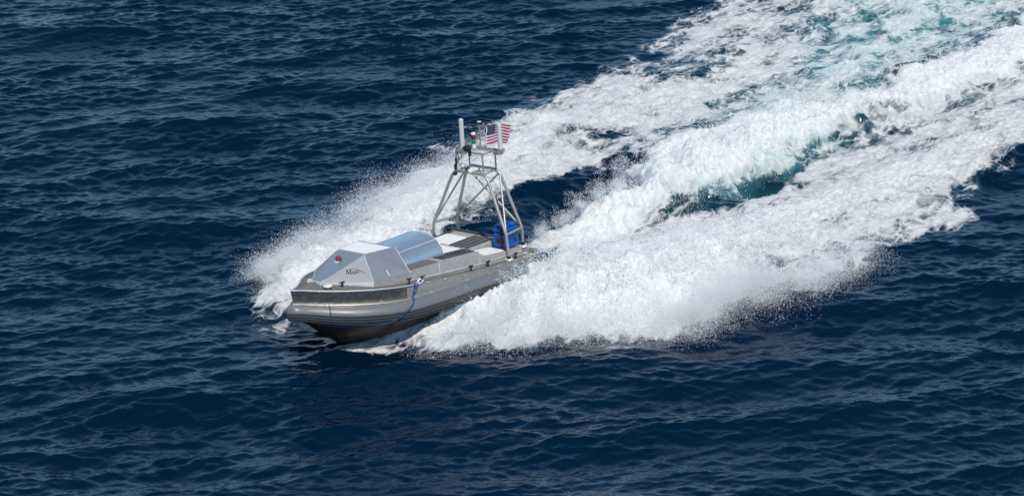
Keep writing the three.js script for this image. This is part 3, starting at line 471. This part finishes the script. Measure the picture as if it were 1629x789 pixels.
cable([V(0.19, 1.80, 0.30), V(0.2, 1.70, 0.25), V(0.2, 1.58, 0.31), V(0.2, 1.46, 0.33)]); cable([V(0.17, 1.84, 0.22), V(0.18, 1.72, 0.20), V(0.18, 1.60, 0.28), V(0.17, 1.46, 0.20)], 0.006);
cable([V(0.19, 1.83, -0.0), V(0.2, 1.78, -0.1), V(0.19, 1.82, -0.2), V(0.1, 1.79, -0.33), V(-0.1, 1.78, -0.4), V(-0.1, 1.84, -0.52)], 0.006, M.tube); cable([V(0.1, 1.45, 0.33), V(0.12, 1.58, 0.24), V(0.1, 1.5, 0.12), V(0.17, 1.46, 0.02)], 0.006, M.white);

// ---- things carried: container, flag, rope
function carried(name, label, category) { const o = new THREE.Group(); o.name = name; tag(o, label, category); o.applyMatrix4(boatMatrix); scene.add(o); return o; }
{
  const c = carried('storage_container', 'blue plastic container strapped to the stern deck under the mast', 'container'), x0 = -0.19, x1 = 0.22, z0 = -0.83, z1 = -0.52, y = 0.018;
  part('body', [box(x0, x1, y, y + 0.30, z0, z1, 0.03), box(x0 + 0.004, x1 - 0.004, y + 0.306, y + 0.40, z0 + 0.004, z1 - 0.004, 0.045)], M.blue, c);
  part('front_recess', box(x1 - 0.004, x1 + 0.003, y + 0.10, y + 0.2, z0 + 0.04, z1 - 0.09, 0.003), M.black, c);
  for (const z of [z0 + 0.07, z1 - 0.07]) part('handle', [box(x0 + 0.04, x0 + 0.2, y + 0.40, y + 0.46, z - 0.05, z + 0.05, 0.025), box(x1 - 0.18, x1 - 0.03, y + 0.40, y + 0.455, z - 0.05, z + 0.05, 0.025)], M.blue, c);
  part('cap', new THREE.CylinderGeometry(0.035, 0.035, 0.04, 14).translate(0.04, y + 0.435, -0.67), M.black, c);
  part('side_valve', [new THREE.CylinderGeometry(0.035, 0.035, 0.03, 12).rotateX(Math.PI / 2).translate(-0.06, y + 0.16, z0 - 0.008)], M.bottom, c);
  part('strap', [box(x1 - 0.001, x1 + 0.006, y, y + 0.41, -0.77, -0.70, 0.002), box(x0, x1, y + 0.418, y + 0.428, -0.77, -0.70, 0.002)], M.black, c, 'black strap over the container');
  part('strap', tube([V(x1 + 0.01, y + 0.41, -0.75), V(x1 + 0.02, y + 0.25, -0.74), V(x1 + 0.015, y + 0.12, -0.755), V(x1 + 0.02, y, -0.75)], 0.005), M.redstrap, c, 'dark red cord');
  for (const k of [0.24, 0.33]) part('rib', box(x0 + 0.02, x1 + 0.004, y + k, y + k + 0.014, z0 - 0.004, z1 + 0.004, 0.004), M.blue, c);
}
{
  const f = carried('flag', 'small red, white and blue striped flag flying at the mast top', 'flag'), W = 0.52, Hh = 0.375, o = V(-0.2, 2.285, -0.12), d = V(-0.50, 0.06, -0.42).normalize(), side = V(0.63, 0, -0.78);
  const g = new THREE.PlaneGeometry(W, Hh, 36, 12).translate(W / 2, -Hh / 2, 0), p = g.attributes.position;
  for (let i = 0; i < p.count; i++) { const u = clamp(p.getX(i) / W), v = -p.getY(i) / Hh, k = 0.10 * Math.pow(u, 0.8) * Math.sin(u * 8.6 - 0.8 + v * 1.1) + 0.02 * u * Math.sin(v * 5 + u * 5), q = o.clone().addScaledVector(d, u * W * (0.95 - 0.16 * v * u)).addScaledVector(side, k); p.setXYZ(i, q.x, q.y - v * Hh * (1 - 0.12 * u) - 0.05 * u * u + 0.03 * Math.sin(u * 6) * u, q.z); }
  g.computeVertexNormals();
  const cv = document.createElement('canvas'); cv.width = 520; cv.height = 286; const c = cv.getContext('2d');
  for (let i = 0; i < 13; i++) { c.fillStyle = i % 2 ? '#e9e4e4' : '#a5142e'; c.fillRect(0, i * 22, 520, 22); }
  c.fillStyle = '#141c46'; c.fillRect(0, 0, 208, 154); c.fillStyle = '#e4e4ea';
  for (let r = 0; r < 9; r++) for (let k = 0; k < (r % 2 ? 5 : 6); k++) { const sx = 18 + k * 34.5 + (r % 2 ? 17 : 0), sy = 15 + r * 15.4; c.beginPath(); for (let m = 0; m < 10; m++) { const a = m * Math.PI / 5 - Math.PI / 2, q = m % 2 ? 2.8 : 7; c[m ? 'lineTo' : 'moveTo'](sx + q * Math.cos(a), sy + q * Math.sin(a)); } c.fill(); }
  const t = new THREE.CanvasTexture(cv); t.colorSpace = THREE.SRGBColorSpace;
  const cloth = shadows(new THREE.Mesh(g, mat({ map: t, roughness: 0.9, transmission: 0.25, thickness: 0, side: THREE.DoubleSide }))); cloth.name = 'cloth'; f.add(cloth);
  part('staff', new THREE.CylinderGeometry(0.011, 0.011, 0.5, 8).translate(-0.2, 2.08, -0.115), M.tube, f);
  part('header', tube([V(-0.195, 2.30, -0.12), V(-0.21, 2.2, -0.15), V(-0.2, 2.1, -0.125), V(-0.2, 1.9, -0.12)], 0.014), M.white, f, 'white canvas header and halyard');
}
{
  const r = carried('mooring_rope', 'blue rope hanging from the cleat round the near side of the bow', 'rope');
  const q = (x, o, h) => { let b = plan[0]; for (const k of plan) if (k.z < 0 && Math.abs(k.x - x) < Math.abs(b.x - x)) b = k; return V(b.x + b.nx * o * (o > 0.02 ? b.w : 1), b.s + drop(b, h), b.z + b.nz * o * (o > 0.02 ? b.w : 1)); };
  const pts = [q(3.15, 0.01, 0.02), q(3.2, 0.03, -0.06), q(3.26, 0.06, -0.16), q(3.34, 0.17, -0.27), q(3.46, 0.205, -0.40), q(3.62, 0.2, -0.52), q(3.85, 0.15, -0.615), q(4.05, 0.09, -0.66), q(4.3, 0.03, -0.685), q(4.6, 0.02, -0.68), q(4.85, 0.0, -0.67)];
  part('line', tube(pts, 0.009, 90, 7), M.rope, r);
  part('hitch', [tube([q(3.15, 0.03, 0.02), q(3.17, 0.045, -0.05), q(3.22, 0.06, -0.12)], 0.014), tube([q(3.13, 0.01, 0.03), q(3.1, 0.03, -0.03), q(3.18, 0.05, -0.1)], 0.010)], M.rope, r);
  part('whipping', tube([q(3.255, 0.065, -0.15), q(3.27, 0.075, -0.175)], 0.019), M.black, r);
}
// ---------------------------------------------------------------- spray: droplets in the air over the plumes
function surfaceY(x, z) {
  const i = clamp(Math.round((x - XS.fx) / 0.0285), 0, 1e6), j = clamp(Math.round((z - ZS.fz) / 0.0375), 0, 1e6);
  return pos[((j + ZS.off) * NX + i + XS.off) * 3 + 1] ?? 0;
}
XS.off = XS.findIndex((v) => v >= -15.6 - 1e-6); XS.fx = -15.6; ZS.off = ZS.findIndex((v) => v >= -20.2 - 1e-6); ZS.fz = -20.2;
const dropMat = new THREE.MeshPhysicalMaterial({ color: lin(0.97, 0.972, 0.975), roughness: 1, transmission: 0.5, thickness: 0, ior: 1.33, specularIntensity: 0.3 });
function clusterGeometry(n, size) {
  const one = new THREE.OctahedronGeometry(1, 0), list = [], m = new THREE.Matrix4(), q = new THREE.Quaternion();
  for (let i = 0; i < n; i++) {
    const r = size * (0.3 + 0.6 * rnd() + 0.8 * Math.pow(rnd(), 7)), p = V(gauss() * 0.45, gauss() * 0.45, gauss() * 0.45);
    q.setFromEuler(new THREE.Euler(rnd() * 6.28, rnd() * 6.28, rnd() * 6.28));
    list.push(one.clone().applyMatrix4(m.compose(p, q, V(r, r * (0.8 + 2.4 * Math.pow(rnd(), 3)), r))));
  }
  return mergeGeometries(list);
}
const clusters = [clusterGeometry(60, 0.046), clusterGeometry(60, 0.042), clusterGeometry(110, 0.016)];
function spray(name, label, places, kind) {
  const mesh = new THREE.InstancedMesh(clusters[kind], dropMat, places.length), m = new THREE.Matrix4(), q = new THREE.Quaternion();
  places.forEach(([x, y, z, s], i) => { q.setFromEuler(new THREE.Euler(rnd() * 6.28, rnd() * 6.28, rnd() * 6.28)); mesh.setMatrixAt(i, m.compose(V(x, y, z), q, V(s, s, s))); });
  mesh.name = name; shadows(mesh); scene.add(mesh);
  return tag(mesh, label, 'spray', { kind: 'stuff' });
}
function plumePlaces(n, count, box, lift, size) {
  const out = []; let tries = 0;
  while (out.length < count && tries++ < count * 60) {
    const x = lerp(box[0], box[1], rnd()), z = lerp(box[2], box[3], rnd()), p = sample(fPlume[n], x, z);
    if (rnd() > clamp(p / 0.45) ** 1.2) continue;
    const e = -Math.log(rnd() + 1e-6), y = surfaceY(x, z) - 0.03 + Math.min(e, 4) * lift * (0.25 + p);
    if (boatClear(x, y, z)) out.push([x, y, z, size * (0.55 + 0.9 * rnd())]);
  }
  return out;
}
function fringe(line, count, width, size) {            // line of [x, z, height]; drops fall off to both sides
  const out = [];
  for (let i = 0; i < count; i++) {
    const t = rnd() * (line.length - 1.001), a = line[t | 0], b = line[(t | 0) + 1], f = t - (t | 0);
    const x = lerp(a[0], b[0], f) + gauss() * width, z = lerp(a[1], b[1], f) + gauss() * width * 1.2, h = lerp(a[2], b[2], f);
    const y = Math.max(surfaceY(x, z), -0.05) + Math.abs(gauss()) * h;
    if (N3(x * 1.6, y * 2.2, z * 1.6) + 0.6 * N3(x * 4.5, y * 5, z * 4.5) < -0.15 + 0.5 * rnd()) continue;      // torn into strands
    if (boatClear(x, y, z)) out.push([x, y, z, size * (0.5 + 0.8 * rnd())]);
  }
  return out;
}
const inv = boatMatrix.clone().invert();
function boatClear(x, y, z) { const p = V(x, y, z).applyMatrix4(inv); return !(p.x > -0.8 && p.x < 5.5 && Math.abs(p.z) < 1.5 && p.y > -0.95); }
spray('spray', 'dense white spray thrown up along the near side of the boat', plumePlaces(0, 1300, [-2.6, 6, -2, 5.2], 0.17, 0.15), 0);
spray('spray_001', 'tall white jet spray ridge rising behind the stern', [...plumePlaces(1, 1200, [0.2, 13.5, -14, 0.2], 0.12, 0.13), ...fringe(JETLINE, 1100, 0.08, 0.09)], 0);
spray('spray_002', 'white spray flung out on the far side of the bow', plumePlaces(2, 1900, [-5.4, 3, -9, 3.6], 0.16, 0.12), 1);
spray('mist', 'fine droplets drifting off the near edge of the spray', fringe(NEARLINE, 6000, 0.32, 0.32), 2);
spray('mist_001', 'fine droplets flying ahead of the far bow spray', fringe(FARLINE, 3200, 0.18, 0.30), 2);
renderer.render(scene, camera);
